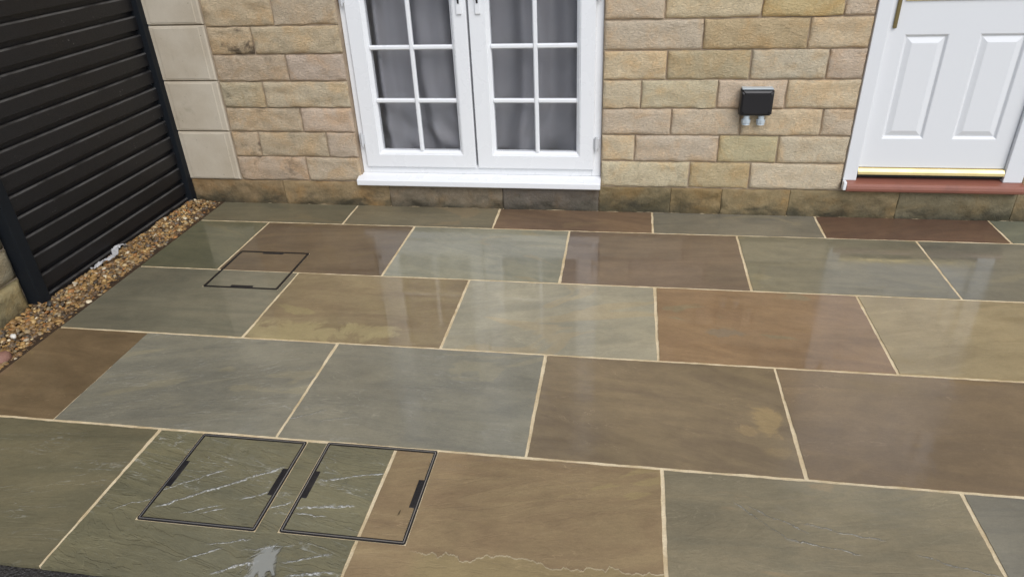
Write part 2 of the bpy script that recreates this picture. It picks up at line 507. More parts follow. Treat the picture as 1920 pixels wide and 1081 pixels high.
LEFT, RIGHT, FRONT = -2.322, 3.70, -2.731
bm = bmesh.new()
box(bm, LEFT + 0.004, RIGHT, FRONT + 0.004, 0.030, -0.013, -0.0024)
patio = build('patio', bm, M_JOINT)
patio['kind'] = 'structure'

COVERS = [  # centre x, centre y, half size, slots on which axis
    (-1.6447, -0.8790, 0.2030, 'y'),
    (-1.0320, -2.3270, 0.2020, 'x'),
    (-0.5535, -2.3210, 0.2020, 'x')]


def edge_pts(a, b, key, amp):
    """Points from a to b with a hand-dressed waver."""
    a, b = Vector(a), Vector(b)
    L = (b - a).length
    n = max(2, int(L / 0.013))
    nrm = Vector((-(b - a).y, (b - a).x)).normalized()
    out = []
    for i in range(n):
        t = i / n
        p = a.lerp(b, t)
        w = noise.noise(Vector((t * L * 9, key * 3.7, 0))) * amp + noise.noise(Vector((t * L * 40, key * 5.1, 4))) * amp * 0.8
        out.append(p + nrm * w)
    return out


def slab_mesh(name, x0, x1, y0, y1, key, mat, parent, amp=0.0022, jx0=0.0, jx1=0.0, holes=(), th=0.012, z=0.0):
    c = ((x0 + x1) / 2, (y0 + y1) / 2)
    pts = []
    P = [(x0 + jx0, y0), (x1 + jx1, y0), (x1 - jx1, y1), (x0 - jx0, y1)]
    for i in range(4):
        pts += edge_pts(P[i], P[(i + 1) % 4], key + i * 0.37, amp)
    bm = bmesh.new()
    bm.faces.new([bm.verts.new((p.x - c[0], p.y - c[1], 0)) for p in pts])
    for (hx, hy, hs, _) in holes:
        hx -= c[0]
        hy -= c[1]
        if hx - hs > (x1 - x0) / 2 or hx + hs < -(x1 - x0) / 2 or hy - hs > (y1 - y0) / 2 or hy + hs < -(y1 - y0) / 2:
            continue
        for co, no in (((hx - hs, 0, 0), (1, 0, 0)), ((hx + hs, 0, 0), (1, 0, 0)), ((0, hy - hs, 0), (0, 1, 0)), ((0, hy + hs, 0), (0, 1, 0))):
            bmesh.ops.bisect_plane(bm, geom=bm.verts[:] + bm.edges[:] + bm.faces[:], plane_co=co, plane_no=no, dist=1e-6)
        kill = [f for f in bm.faces if abs(f.calc_center_median().x - hx) < hs and abs(f.calc_center_median().y - hy) < hs]
        bmesh.ops.delete(bm, geom=kill, context='FACES')
    for f in bm.faces:
        if f.normal.z < 0:
            f.normal_flip()
    rim = [e for e in bm.edges if len(e.link_faces) == 1]
    ex = bmesh.ops.extrude_edge_only(bm, edges=rim)
    for g in ex['geom']:
        if isinstance(g, bmesh.types.BMVert):
            g.co.z -= th
    me = bpy.data.meshes.new(name)
    bm.to_mesh(me)
    bm.free()
    o = link(name, me, mat, parent)
    o.location = (c[0], c[1], z)
    if parent is patio:                                               # no two flags lie quite alike
        tr = random.Random(key)
        o.rotation_euler = (tr.uniform(-.0014, .0014), tr.uniform(-.0011, .0011), 0)
    return o


Y = [0.004, -0.289, -0.899, -1.509, -2.119, FRONT]
J = [[-1.4044 + .91 * k for k in range(6)], [-1.8672 + .91 * k for k in range(7)], [-1.4075 + .91 * k for k in range(6)],
     [-1.8655 + .91 * k for k in range(7)], [-1.4114 + .91 * k for k in range(6)]]
# per row, per slab: base, second tone, patch colour, patch threshold, riven, roughness, line strength, rotation
K = {
    'green':  (lin(112, 112, 92), lin(98, 100, 84), lin(126, 118, 92)),
    'grey':   (lin(118, 119, 104), lin(104, 106, 95), lin(132, 130, 106)),
    'lgrey':  (lin(134, 135, 116), lin(118, 121, 106), lin(142, 134, 104)),
    'brown':  (lin(130, 108, 86), lin(112, 92, 76), lin(138, 116, 84)),
    'mauve':  (lin(124, 108, 94), lin(110, 96, 86), lin(130, 110, 84)),
    'ochre':  (lin(126, 109, 78), lin(112, 94, 68), lin(138, 124, 82)),
    'orange': (lin(138, 108, 80), lin(124, 96, 72), lin(124, 116, 92)),
    'khaki':  (lin(148, 135, 98), lin(134, 121, 86), lin(156, 140, 100)),
    'red':    (lin(112, 82, 66), lin(96, 70, 58), lin(120, 92, 70)),
    'dred':   (lin(104, 76, 60), lin(88, 64, 50), lin(112, 86, 62)),
    'olive':  (lin(118, 113, 86), lin(106, 103, 80), lin(128, 120, 88)),
    'dgreen': (lin(102, 101, 82), lin(90, 91, 75), lin(110, 104, 80)),
}
ROWS = [   # stone kind, base colour, patch threshold, riven
    [('dgreen', (111, 105, 84), 0.62, 0.25), ('green', (125, 115, 91), 0.62, 0.25), ('red', (125, 101, 77), 0.66, 0.18), ('grey', (128, 121, 103), 0.62, 0.2), ('red', (111, 84, 65), 0.7, 0.18), ('green', (130, 130, 108), 0.64, 0.2), ('brown', (136, 116, 94), 0.66, 0.2)],
    [('dgreen', (111, 108, 83), 0.62, 0.25), ('brown', (113, 96, 72), 0.64, 0.25), ('lgrey', (151, 146, 122), 0.64, 0.35), ('mauve', (123, 105, 85), 0.66, 0.2), ('grey', (128, 121, 97), 0.6, 0.2), ('grey', (123, 118, 99), 0.62, 0.2), ('ochre', (148, 130, 98), 0.64, 0.25), ('green', (140, 132, 110), 0.64, 0.25)],
    [('dgreen', (126, 120, 99), 0.66, 0.25), ('ochre', (144, 128, 95), 0.62, 0.3), ('lgrey', (170, 161, 135), 0.56, 0.25), ('orange', (144, 117, 85), 0.66, 0.2), ('khaki', (160, 143, 106), 0.62, 0.2), ('grey', (146, 140, 118), 0.64, 0.25), ('mauve', (146, 128, 108), 0.64, 0.25)],
    [('dred', (122, 102, 74), 0.66, 0.3), ('grey', (139, 134, 115), 0.62, 0.4), ('grey', (139, 134, 115), 0.6, 0.3), ('brown', (133, 116, 88), 0.66, 0.2), ('mauve', (128, 108, 81), 0.62, 0.2), ('ochre', (148, 130, 98), 0.64, 0.25), ('grey', (146, 140, 118), 0.64, 0.25), ('red', (122, 98, 80), 0.64, 0.25)],
    [('dgreen', (117, 109, 83), 0.66, 0.5), ('olive', (122, 116, 88), 0.66, 1.5), ('ochre', (152, 131, 96), 0.62, 0.5), ('green', (136, 125, 99), 0.6, 0.5), ('grey', (129, 124, 108), 0.62, 0.25), ('brown', (150, 132, 106), 0.64, 0.25), ('green', (140, 132, 110), 0.64, 0.25)],
]
EXTRA = {
    (2, 1): dict(blotches=[(-0.24, -0.24, 0.30, 0.085, lin(172, 158, 114), 0.6), (0.10, -0.20, 0.11, 0.05, lin(172, 158, 114), 0.55)]),
    (2, 3): dict(blotches=[(-0.19, -0.07, 0.085, 0.03, lin(120, 112, 96), 0.5)]),
    (3, 3): dict(blotches=[(0.385, -0.03, 0.06, 0.075, lin(176, 150, 100), 0.42), (0.30, -0.085, 0.035, 0.03, lin(168, 142, 98), 0.3), (0.38, -0.18, 0.05, 0.03, lin(166, 142, 98), 0.25)]),
    (4, 2): dict(ledge=(-0.30, 0.47, -0.115, lin(152, 136, 96))),
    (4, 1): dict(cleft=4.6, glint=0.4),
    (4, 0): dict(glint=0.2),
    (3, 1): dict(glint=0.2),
    (3, 2): dict(glint=0.15, glint_ridges=[(-0.48, -0.215, -0.33, -0.135, .0026), (-0.33, -0.20, -0.22, -0.17, .0018)], ridge_glint=0.5),
    (4, 3): dict(glint_ridges=[(-0.20, 0.175, -0.04, 0.095, .0022), (-0.04, 0.125, 0.17, 0.085, .0026), (-0.24, 0.19, -0.10, 0.06, .0018), (-0.10, 0.065, 0.09, 0.030, .0024), (0.25, 0.045, 0.44, 0.000, .0022)], ridge_glint=0.4),
}
GLINT_RIDGES = [(-1.20, -2.475, -0.86, -2.258, .0052), (-1.225, -2.405, -1.06, -2.290, .0030), (-0.935, -2.412, -0.855, -2.370, .0045), (-0.715, -2.302, -0.505, -2.240, .0028),
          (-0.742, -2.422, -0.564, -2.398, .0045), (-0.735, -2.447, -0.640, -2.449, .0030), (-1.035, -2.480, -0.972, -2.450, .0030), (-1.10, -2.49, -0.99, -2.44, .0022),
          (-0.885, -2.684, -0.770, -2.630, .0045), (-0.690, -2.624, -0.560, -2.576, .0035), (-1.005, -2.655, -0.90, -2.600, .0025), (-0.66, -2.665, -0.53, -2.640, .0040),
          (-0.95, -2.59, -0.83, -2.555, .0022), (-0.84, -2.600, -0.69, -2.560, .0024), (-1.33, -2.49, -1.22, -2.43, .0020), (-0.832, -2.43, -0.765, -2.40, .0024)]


def ridges_at(cx, cy, src=GLINT_RIDGES):
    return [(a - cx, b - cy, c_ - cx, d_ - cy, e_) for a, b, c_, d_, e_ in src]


SEEDS = {}
SLABMAT = {}
for r in range(5):
    js = [LEFT] + J[r] + [RIGHT]
    for k in range(len(js) - 1):
        kind, rgb, pt, riv = ROWS[r][min(k, len(ROWS[r]) - 1)]
        kb, ka, kp = K[kind]
        b = lin(*rgb)
        a = tuple(b[i] * ka[i] / kb[i] for i in range(3))
        p = tuple(b[i] * kp[i] / kb[i] for i in range(3))
        seed = r * 40 + k * 3 + 11
        sc = lambda c: tuple(c[:3]) + (1,)
        pud = None
        if (r, k) == (4, 1):
            pud = (-0.745 - (js[k] + js[k + 1]) / 2, -2.640 - (Y[4] + Y[5]) / 2, 0.062)
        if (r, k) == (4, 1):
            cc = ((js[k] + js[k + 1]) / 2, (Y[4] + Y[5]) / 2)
            EXTRA[(4, 1)]['glint_ridges'] = ridges_at(*cc)
        mt = sandstone('sandstone_' + kind, sc(b), sc(a), sc(p), seed, random.Random(seed + 5).uniform(-14, 14) if r < 4 else (12 if k == 1 else -8),
                       pt, riv, 0.03 if r < 3 else 0.07, pud, 0.15 if r < 3 else 0.30, film_relief=0.0007 if r < 3 else 0.0013, **EXTRA.get((r, k), {}))
        SLABMAT[(r, k)] = mt
        if (r, k) in ((4, 1), (4, 2)):                                # the pieces let into the covers: same stone, its own bedding
            SLABMAT[(r, k)] = sandstone('sandstone_inlay_' + kind, sc(b), sc(a), sc(p), seed, 12 if k == 1 else -8, pt, riv, 0.11, None, 0.4, cleft=4.6 if k == 1 else 3.0, glint=0.4 if k == 1 else 0.0, glint_ridges=ridges_at(*COVERS[1][:2]) if k == 1 else ())
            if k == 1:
                SLABMAT['split'] = sandstone('sandstone_inlay_split', sc(b), sc(a), sc(p), seed + 2, 12, pt, riv, 0.11, None, 0.4, cleft=4.6, glint=0.4, glint_ridges=ridges_at(-0.6290, COVERS[2][1]))
        g = 0.0064
        gl = g if k else 0.0
        gr = g
        if (r, k) == (3, 0):
            gr = 0.0015
        if (r, k) == (3, 1):
            gl = 0.0015
        rr = random.Random(seed + 9)
        slab_mesh('paving_slab', js[k] + gl, js[k + 1] - gr, Y[r + 1] + (g if r < 4 else 0), Y[r] - (g if r else 0.006), seed * 1.31, mt, patio,
                  0.0024, rr.uniform(-.002, .002), rr.uniform(-.002, .002), [(a_, b_, c_ + 0.0025, d_) for a_, b_, c_, d_ in COVERS],
                  z=rr.uniform(-0.0006, 0.0006))


# ------------------------------------------------------------------ recessed inspection covers
def frame_ring(bm, h0, h1, z0, z1, rad=0.008):
    """A square ring between half sizes h0 (outer) and h1 (inner) with rounded corners."""
    def loop(h, z, r):
        out = []
        for cx, cy, a0 in ((1, 1, 0), (-1, 1, 90), (-1, -1, 180), (1, -1, 270)):
            for i in range(4):
                a = R(a0 + i * 30)
                out.append((cx * (h - r) + math.cos(a) * r, cy * (h - r) + math.sin(a) * r, z))
        return [bm.verts.new(p) for p in out]
    o0, o1 = loop(h0, z0, rad), loop(h0, z1, rad)
    i0, i1 = loop(h1, z0, max(rad - (h0 - h1), 0.001)), loop(h1, z1, max(rad - (h0 - h1), 0.001))
    n = len(o0)
    for i in range(n):
        j = (i + 1) % n
        bm.faces.new((o0[i], o0[j], o1[j], o1[i]))
        bm.faces.new((o1[i], o1[j], i1[j], i1[i]))
        bm.faces.new((i1[i], i1[j], i0[j], i0[i]))


def wobble(bm, amp, f=40):
    for v_ in bm.verts:
        n_ = noise.noise_vector(v_.co * f)
        v_.co.x += n_.x * amp
        v_.co.y += n_.y * amp


def cover(i, label, inlays, joints, seal_w=0.0052):
    cx, cy, h, ax = COVERS[i]
    t = empty('manhole_cover', (cx, cy, 0), label, 'manhole cover', 'recessed covers paved to match the patio')
    bm = bmesh.new(); frame_ring(bm, h - 0.001, h - seal_w, -0.012, 0.0006); build('frame', bm, M_SEAL, t)
    bm = bmesh.new(); frame_ring(bm, h - seal_w - 0.0004, h - seal_w - 0.0032, -0.012, 0.0010, 0.004); build('tray_rim', bm, M_STEEL if i else M_SEAL, t)
    a = h - seal_w - 0.0036
    bm = bmesh.new(); frame_ring(bm, a, a - seal_w * 0.75, -0.012, 0.0004, 0.004); build('seal', bm, M_SEAL, t)
    b = a - seal_w * 0.75 - 0.0018
    for (x0, x1, y0, y1, mt, key) in inlays:
        X0, X1 = max(x0 - cx, -b), min(x1 - cx, b)
        Y0, Y1 = max(y0 - cy, -b), min(y1 - cy, b)
        slab_mesh('inlay_slab', X0, X1, Y0, Y1, key, mt, t, 0.0010)
    for s in (-1, 1):
        bm = bmesh.new()
        L, W = 0.060, 0.0095 if i else 0.0085
        off = random.Random(i * 5 + s).uniform(-0.004, 0.006)
        p0 = b - W + 0.003
        if ax == 'x':
            box(bm, p0 - W, p0 + W, -L + off, L + off, -0.012, 0.0014, 0.0012)
        else:
            box(bm, -L + off, L + off, p0 - W, p0 + W, -0.012, 0.0014, 0.0012)
        if s < 0:
            bmesh.ops.rotate(bm, verts=bm.verts, cent=(0, 0, 0), matrix=Matrix.Rotation(R(180), 3, 'Z'))
        o = build('lifting_slot', bm, M_SEAL, t)
    return t


cover(0, 'small recessed cover near the gravel, half brown and half grey inlay',
      [(-9, 9, -0.899 + 0.0045, 9, SLABMAT[(1, 1)], 71), (-9, 9, -9, -0.899 - 0.0045, SLABMAT[(2, 0)], 72)], [], 0.0052)
cover(1, 'recessed cover with all olive riven inlay, near the dark driveway edge',
      [(-9, 9, -9, 9, SLABMAT[(4, 1)], 73)], [])
cover(2, 'recessed cover whose inlay is split olive and ochre brown',
      [(-9, J[4][1] - 0.006, -9, 9, SLABMAT['split'], 74), (J[4][1] + 0.006, 9, -9, 9, SLABMAT[(4, 2)], 75)], [])

# ------------------------------------------------------------------ the house
house = empty('house', (0, 0, 0), 'honey sandstone house front with white french doors and white panelled door', 'house')
ZC = [0.0, 0.156, 0.311, 0.4655, 0.614, 0.7675, 0.921, 1.076, 1.232]
WX0, WX1 = -1.352, 0.108          # french door opening
DX0, DX1 = 1.437, 2.338           # front door opening
HX0, HX1, HY1, HZ = -2.52, 5.2, 7.0, 5.0
QX = -2.163                       # right edge of the quoins
W_TOP, D_TOP = 2.06, 2.12

# masonry core (its front is the recessed mortar)
bm = bmesh.new()
for (x0, x1, z0, z1) in ((HX0 + .01, WX0, -0.2, HZ), (WX1, DX0, -0.2, HZ), (DX1, HX1, -0.2, HZ), (WX0, WX1, -0.2, 0.148), (WX0, WX1, W_TOP, HZ), (DX0, DX1, -0.2, 0.170), (DX0, DX1, D_TOP, HZ)):
    box(bm, x0, x1, 0.014, 0.30, z0, z1)
box(bm, HX0 + .01, HX0 + 0.30, 0.301, HY1, -0.2, HZ)
box(bm, HX1 - 0.30, HX1, 0.301, HY1, -0.2, HZ)
box(bm, HX0 + 0.301, HX1 - 0.301, HY1 - 0.3, HY1, -0.2, HZ)
build('wall', bm, M_WALLMORTAR, house)
bm = bmesh.new()
box(bm, HX0 + 0.302, HX1 - 0.302, 0.302, HY1 - 0.302, 0.10, 0.20)
box(bm, HX0 + 0.302, HX1 - 0.302, 0.302, HY1 - 0.302, 2.45, 2.55)
box(bm, HX0 + 0.302, HX1 - 0.302, 2.6, 2.7, 0.2005, 2.4495)
build('room', bm, M_ROOM, house)
bm = bmesh.new()
prism(bm, [(-0.35, HZ + 0.004), (-0.35, HZ + 0.18), (3.5, HZ + 2.3), (7.35, HZ + 0.18), (7.35, HZ + 0.004)], HX0 - 0.2, HX1 + 0.2)
build('roof', bm, M_ROOF, house)
bm = bmesh.new()
prism(bm, [(-0.46, HZ + 0.16), (-0.46, HZ + 0.08), (-0.43, HZ + 0.05), (-0.38, HZ + 0.05), (-0.355, HZ + 0.08), (-0.355, HZ + 0.16)], HX0 - 0.2, HX1 + 0.2)
build('gutter', bm, M_BLACKPL, house)


def stone(name, x0, x1, z0, z1, key, mat, tint, stain=0.0, y=0.0, rough=0.006, soft=1.0):
    """One walling stone: a pitched face with worn arrises."""
    w, h = x1 - x0, z1 - z0
    nx, nz = max(5, int(w / 0.022)), 7
    us = [0, 0.35 * .012 / w, .014 / w] + [(.014 + (w - .028) * i / nx) / w for i in range(1, nx)] + [1 - .014 / w, 1 - 0.35 * .012 / w, 1]
    vs = [0, 0.35 * .012 / h, .014 / h] + [(.014 + (h - .028) * i / nz) / h for i in range(1, nz)] + [1 - .014 / h, 1 - 0.35 * .012 / h, 1]
    bm = bmesh.new()
    g = []
    cx, cz = (x0 + x1) / 2, (z0 + z1) / 2
    for j, b in enumerate(vs):
        row = []
        for i, a in enumerate(us):
            X, Z = x0 + a * w, z0 + b * h
            e = min(i, len(us) - 1 - i, j, len(vs) - 1 - j)
            drop = (0.012, 0.0045, 0.0, 0.0)[min(e, 3)] * soft * (0.75 + 0.9 * noise.noise(Vector((X * 17, key * 2.3, Z * 17))))
            q = Vector((X * 11 + key * 7.7, key * 3.1, Z * 15))
            rel = noise.noise(q) * rough + noise.noise(q * 2.7) * rough * 0.6 + noise.noise(q * 6.1) * rough * 0.3
            yy = y + drop + (rel if e >= 2 else rel * 0.5 if e else 0) - 0.001
            wob = 0.0032 if e < 2 else 0
            row.append(bm.verts.new((X - cx + noise.noise(q * 1.9 + Vector((9, 0, 0))) * wob, yy, Z - cz + noise.noise(q * 1.9 + Vector((0, 9, 0))) * wob)))
        g.append(row)
    for j in range(len(vs) - 1):
        for i in range(len(us) - 1):
            bm.faces.new((g[j][i], g[j][i + 1], g[j + 1][i + 1], g[j + 1][i]))
    rim = [e for e in bm.edges if len(e.link_faces) == 1]
    ex = bmesh.ops.extrude_edge_only(bm, edges=rim)
    for q in ex['geom']:
        if isinstance(q, bmesh.types.BMVert):
            q.co.y = 0.06
    for f in bm.faces:
        f.smooth = True
    me = bpy.data.meshes.new(name)
    bm.normal_update()
    bm.to_mesh(me)
    bm.free()
    o = link(name, me, mat, house)
    o.location = (cx, 0, cz)
    o.color = (tint[0], tint[1], tint[2], 1.0 - stain)
    return o


TAN, PINK, OCH, YEL, GRY, PALE, BUFF = lin(222, 204, 173), lin(221, 202, 173), lin(220, 198, 162), lin(222, 192, 134), lin(217, 201, 174), lin(225, 208, 179), lin(215, 196, 164)
TINTS = [TAN, PINK, TAN, GRY, PALE, BUFF, TAN, PINK]
# course by course, joint positions: left of the french doors, right of them
JL = [[-1.887], [-1.703], [-1.985, -1.543], [-1.681], [-1.886], [-1.709], [-1.887], [-1.736]]
JR = [[], [0.609, 0.941], [0.296, 0.753, 1.070], [0.486, 0.857, 1.274], [0.317, 0.719, 1.071], [0.444, 0.872, 1.254], [0.618, 1.137], [0.416, 0.895, 1.287]]
SPECIAL = {  # (side, course, index): tint, stain
    ('l', 6, 0): (BUFF, 1.0), ('l', 6, 1): (BUFF, .35), ('l', 4, 0): (BUFF, .55), ('l', 2, 0): (BUFF, .8), ('l', 2, 1): (BUFF, .35), ('l', 3, 0): (BUFF, .35),
    ('l', 1, 0): (BUFF, .6), ('l', 5, 0): (BUFF, .3), ('l', 7, 0): (BUFF, .25),
    ('r', 7, 2): (lin(214, 192, 148), .1), ('r', 6, 1): (lin(208, 184, 150), .15), ('r', 5, 1): (lin(206, 188, 154), .1), ('r', 2, 2): (lin(210, 194, 160), 0),
    ('r', 1, 1): (lin(208, 184, 152), .1), ('r', 1, 0): (TAN, .35), ('r', 5, 2): (GRY, .3), ('r', 4, 1): (PINK, 0), ('r', 4, 2): (PALE, .05), ('r', 3, 2): (TAN, .2)}
G = 0.0038
kk = 0
for ci in range(1, 8):
    for side, xs in (('l', [QX + 0.004] + JL[ci] + [WX0 - G]), ('r', [WX1 - G + 0.004] + JR[ci] + [DX0 - G + 0.002])):
        for i in range(len(xs) - 1):
            kk += 1
            t, s = SPECIAL.get((side, ci, i), (random.choice(TINTS), random.uniform(0, .18)))
            dark = 0.90 if side == 'l' else 1.0
            t = [c * random.uniform(.95, 1.05) * dark for c in t[:3]]
            stone('stone', xs[i] + G, xs[i + 1] - G, ZC[ci] + G, ZC[ci + 1] - G, kk, M_STONE, t, s, random.uniform(-.002, .003), 0.0105 if side == 'l' else 0.008)
# bottom course runs through under both doors
BASE_TINT = [(140, 120, 90), (150, 130, 98), (128, 116, 98), (112, 104, 94), (128, 114, 84), (140, 120, 84), (146, 128, 94), (140, 124, 92), (128, 118, 92), (134, 120, 92), (140, 122, 92), (140, 122, 92)]
xs = [HX0 - .0, -1.887, -1.19, -0.478, 0.10, 0.515, 0.802, 1.174, 1.75, 2.34, 2.9, 3.5]
for i in range(len(xs) - 1):
    kk += 1
    top = ZC[1]
    if WX0 - .3 < xs[i] and xs[i + 1] < WX1 + 0.05:
        top = 0.144
    if xs[i] > 1.1 and xs[i] < DX1:
        top = 0.158
    stone('stone', xs[i] + .0012, xs[i + 1] - .0012, -0.02, top - G, kk, M_BASE, lin(*BASE_TINT[i]), .5, 0.003, 0.012, 0.3)
# right of the front door
for ci in range(1, 8):
    xx = DX1 + 0.004
    while xx < 3.4:
        kk += 1
        w = random.uniform(.32, .5)
        stone('stone', xx + G, xx + w - G, ZC[ci] + G, ZC[ci + 1] - G, kk, M_STONE, random.choice(TINTS)[:3], 0.1)
        xx += w
# smooth corner stones, two courses high each
qz = [0.158, 0.470, 0.775, 1.090, 1.395]
for i in range(4):
    bm = bmesh.new()
    x0, x1, z0, z1 = HX0, QX, qz[i] + 0.003, qz[i + 1] - 0.003
    y0 = -0.010
    xc, zc = (x0 + x1) / 2, (z0 + z1) / 2
    m_ = 0.034
    rings(bm, [(x0 - xc, x1 - xc, z0 - zc, z1 - zc, 0.10), (x0 - xc, x1 - xc, z0 - zc, z1 - zc, y0 + .008), (x0 - xc + .008, x1 - xc - .008, z0 - zc + .006, z1 - zc - .006, y0 + .001),
               (x0 - xc + m_, x1 - xc - m_, z0 - zc + .010, z1 - zc - .010, y0 + .001), (x0 - xc + m_ + .004, x1 - xc - m_ - .004, z0 - zc + .013, z1 - zc - .013, y0 - .0015)])
    o = build('quoin', bm, M_QUOIN, house, loc=(xc, 0, zc))
# stonework above the frame, only seen mirrored in the wet paving
bm = bmesh.new()
z = 1.236
rr = random.Random(3)
while z < HZ - 0.16:
    xx = HX0 if z > 1.40 else QX
    while xx < HX1:
        w = rr.uniform(.28, .5)
        a, b = xx + G, min(xx + w, HX1) - G
        xx += w
        zz0, zz1 = z + G, z + .153 - G
        segs = [(a, b)]
        for (o0, o1, ot) in ((WX0, WX1, W_TOP), (DX0, DX1, D_TOP)):
            if zz0 < ot:
                ns = []
                for (p, q) in segs:
                    if q <= o0 or p >= o1:
                        ns.append((p, q))
                    else:
                        if p < o0 - .03:
                            ns.append((p, o0))
                        if q > o1 + .03:
                            ns.append((o1, q))
                segs = ns
        for (p, q) in segs:
            box(bm, p, q, 0.0 + rr.uniform(-.003, .003), 0.05, zz0, zz1)
    z += .153
o = build('upper_stonework', bm, M_STONE, house)
o['kind'] = 'stuff'
o.color = (TAN[0], TAN[1], TAN[2], 0.9)

# ------------------------------------------------------------------ french doors
bm = bmesh.new()
FX0, FX1, FZ0, FZ1 = WX0 + .002, WX1 - .002, 0.2056, W_TOP - .002
fy = 0.038
for (x0, x1, z0, z1) in ((FX0, FX0 + .052, FZ0, FZ1), (FX1 - .052, FX1, FZ0, FZ1), (FX0 + .0525, FX1 - .0525, FZ0, FZ0 + .055), (FX0 + .0525, FX1 - .0525, FZ1 - .055, FZ1)):
    box(bm, x0, x1, fy, fy + .07, z0, z1, 0.003)
fd = build('french_doors', bm, M_WHITE, house)
fd['label'] = 'white glazed french doors with small panes above a white sill'
# sill: nosed, sloping top
bm = bmesh.new()
prism(bm, [(-0.040, 0.150), (-0.043, 0.154), (-0.043, 0.182), (-0.038, 0.187), (0.036, 0.205), (0.10, 0.205), (0.10, 0.150)], -1.372, 0.109)
build('sill', bm, M_WHITE, fd)
LEAF = [(-1.314, -0.6315), (-0.6195, 0.066)]
GLZ = [(-1.204, -0.727), (-0.508, -0.036)]
BARS = [-0.961, -0.263]
LZ0, LZ1, GZ0, GZ1 = 0.250, 2.0, 0.350, 1.90
HB = [0.648, 0.945, 1.243, 1.540]
ly = 0.018
bar_v = bar_h = None
for s in range(2):
    x0, x1 = LEAF[s]
    g0, g1 = GLZ[s]
    bm = bmesh.new()
    rings(bm, [(x0, x1, LZ0, LZ1, ly + .055), (x0, x1, LZ0, LZ1, ly + .004), (x0 + .004, x1 - .004, LZ0 + .004, LZ1 - .004, ly),
               (g0 - .022, g1 + .022, GZ0 - .022, GZ1 + .022, ly), (g0 - .019, g1 + .019, GZ0 - .019, GZ1 + .019, ly + .006),
               (g0 - .015, g1 + .015, GZ0 - .015, GZ1 + .015, ly + .006),
               (g0, g1, GZ0, GZ1, ly + .022), (g0, g1, GZ0, GZ1, ly + .055)], close=False)
    build('door_leaf', bm, M_WHITE, fd)
    # bars: raised astragals with a hipped face
    xb = BARS[s]
    prof = lambda c, w=.0125: [(c - w, ly + .0300), (c - w, ly + .018), (c - w * .5, ly + .010), (c + w * .5, ly + .010), (c + w, ly + .018), (c + w, ly + .0300)]
    bm = bmesh.new()
    prism(bm, prof(xb), GZ0 + .0005, GZ1 - .0005, 'z')
    build('glazing_bar', bm, M_WHITE, fd)
    for zc in HB:
        for (a, b) in ((g0 + .0005, xb - .0127), (xb + .0127, g1 - .0005)):
            bm = bmesh.new()
            prism(bm, [(q, p) for p, q in prof(zc)], a, b, 'x')
            build('glazing_bar', bm, M_WHITE, fd)
    zz = [GZ0] + HB + [GZ1]
    for i in range(5):
        for (a, b) in ((g0, xb), (xb, g1)):
            bm = bmesh.new()
            box(bm, a + .001, b - .001, ly + .0305, ly + .050, zz[i] + .001, zz[i + 1] - .001)
            build('pane', bm, M_GLASS, fd)
    # hinges at the outer side
    hx = (-1.322, 0.0765)[s]
    for hz in ((0.420, 0.406)[s], 1.215, 1.80):
        bm = bmesh.new()
        cyl(bm, (hx, ly - .006, hz), .0075, .072, 'z', 14)
        for e in (-1, 1):
            cyl(bm, (hx, ly - .006, hz + e * .040), .0062, .007, 'z', 12)
        box(bm, hx - .017, hx + .017, ly - .0008, ly + .019, hz - .030, hz + .030, .001)
        build('hinge', bm, M_HINGE, fd)
    # handle plate, lock and lever
    px = (-0.669, -0.566)[s]
    bm = bmesh.new()
    box(bm, px - .0145, px + .0145, ly - .011, ly - .0003, 1.117, 1.335, .004, 2)
    build('handle_plate', bm, M_WHITE, fd)
    bm = bmesh.new()
    cyl(bm, (px, ly - .0135, 1.197), .0085, .006, 'y', 16)
    box(bm, px - .0050, px + .0050, ly - .0160, ly - .0112, 1.172, 1.196, .0015)
    build('lock_cylinder', bm, M_DARK, fd)
    bm = bmesh.new()
    cyl(bm, (px, ly - .030, 1.285), .010, .045, 'y', 14)
    box(bm, px - (.10 if s == 0 else .01), px + (.01 if s == 0 else .10), ly - .064, ly - .050, 1.275, 1.295, .005, 2)
    build('lever', bm, M_WHITE, fd)

# ------------------------------------------------------------------ front door
bm = bmesh.new()
dy = 0.006
for (x0, x1, z0, z1) in ((DX0 + .001, 1.506, 0.222, D_TOP - .002), (2.243, DX1 - .001, 0.222, D_TOP - .002), (1.5065, 2.2425, D_TOP - .07, D_TOP - .002)):
    box(bm, x0, x1, dy - .010, dy + .085, z0, z1, .004, 2)
fr = build('front_door', bm, M_DOOR, house)
fr['label'] = 'white panelled front door with brass trim above a red tiled sill'
bm = bmesh.new()
DL0, DL1, DZ0, DZ1 = 1.5085, 2.2405, 0.292, D_TOP - .073
dl = dy + .016
xa = [DL0, 1.597, 1.803, 1.944, 2.160, DL1]
za = [DZ0, 0.450, 0.982, 1.24, 1.86, DZ1]
for i in range(5):
    for j in range(5):
        X0, X1, Z0, Z1 = xa[i], xa[i + 1], za[j], za[j + 1]
        if i in (1, 3) and j in (1, 3):
            rings(bm, [(X0, X1, Z0, Z1, dl), (X0 + .004, X1 - .004, Z0 + .004, Z1 - .004, dl + .002), (X0 + .012, X1 - .012, Z0 + .012, Z1 - .012, dl + .011),
                       (X0 + .016, X1 - .016, Z0 + .016, Z1 - .016, dl + .011), (X0 + .042, X1 - .042, Z0 + .042, Z1 - .042, dl + .0015), (X0 + .046, X1 - .046, Z0 + .046, Z1 - .046, dl + .0012)])
        else:
            bm.faces.new([bm.verts.new(p) for p in ((X0, dl, Z0), (X1, dl, Z0), (X1, dl, Z1), (X0, dl, Z1))])
bmesh.ops.remove_doubles(bm, verts=bm.verts, dist=1e-5)
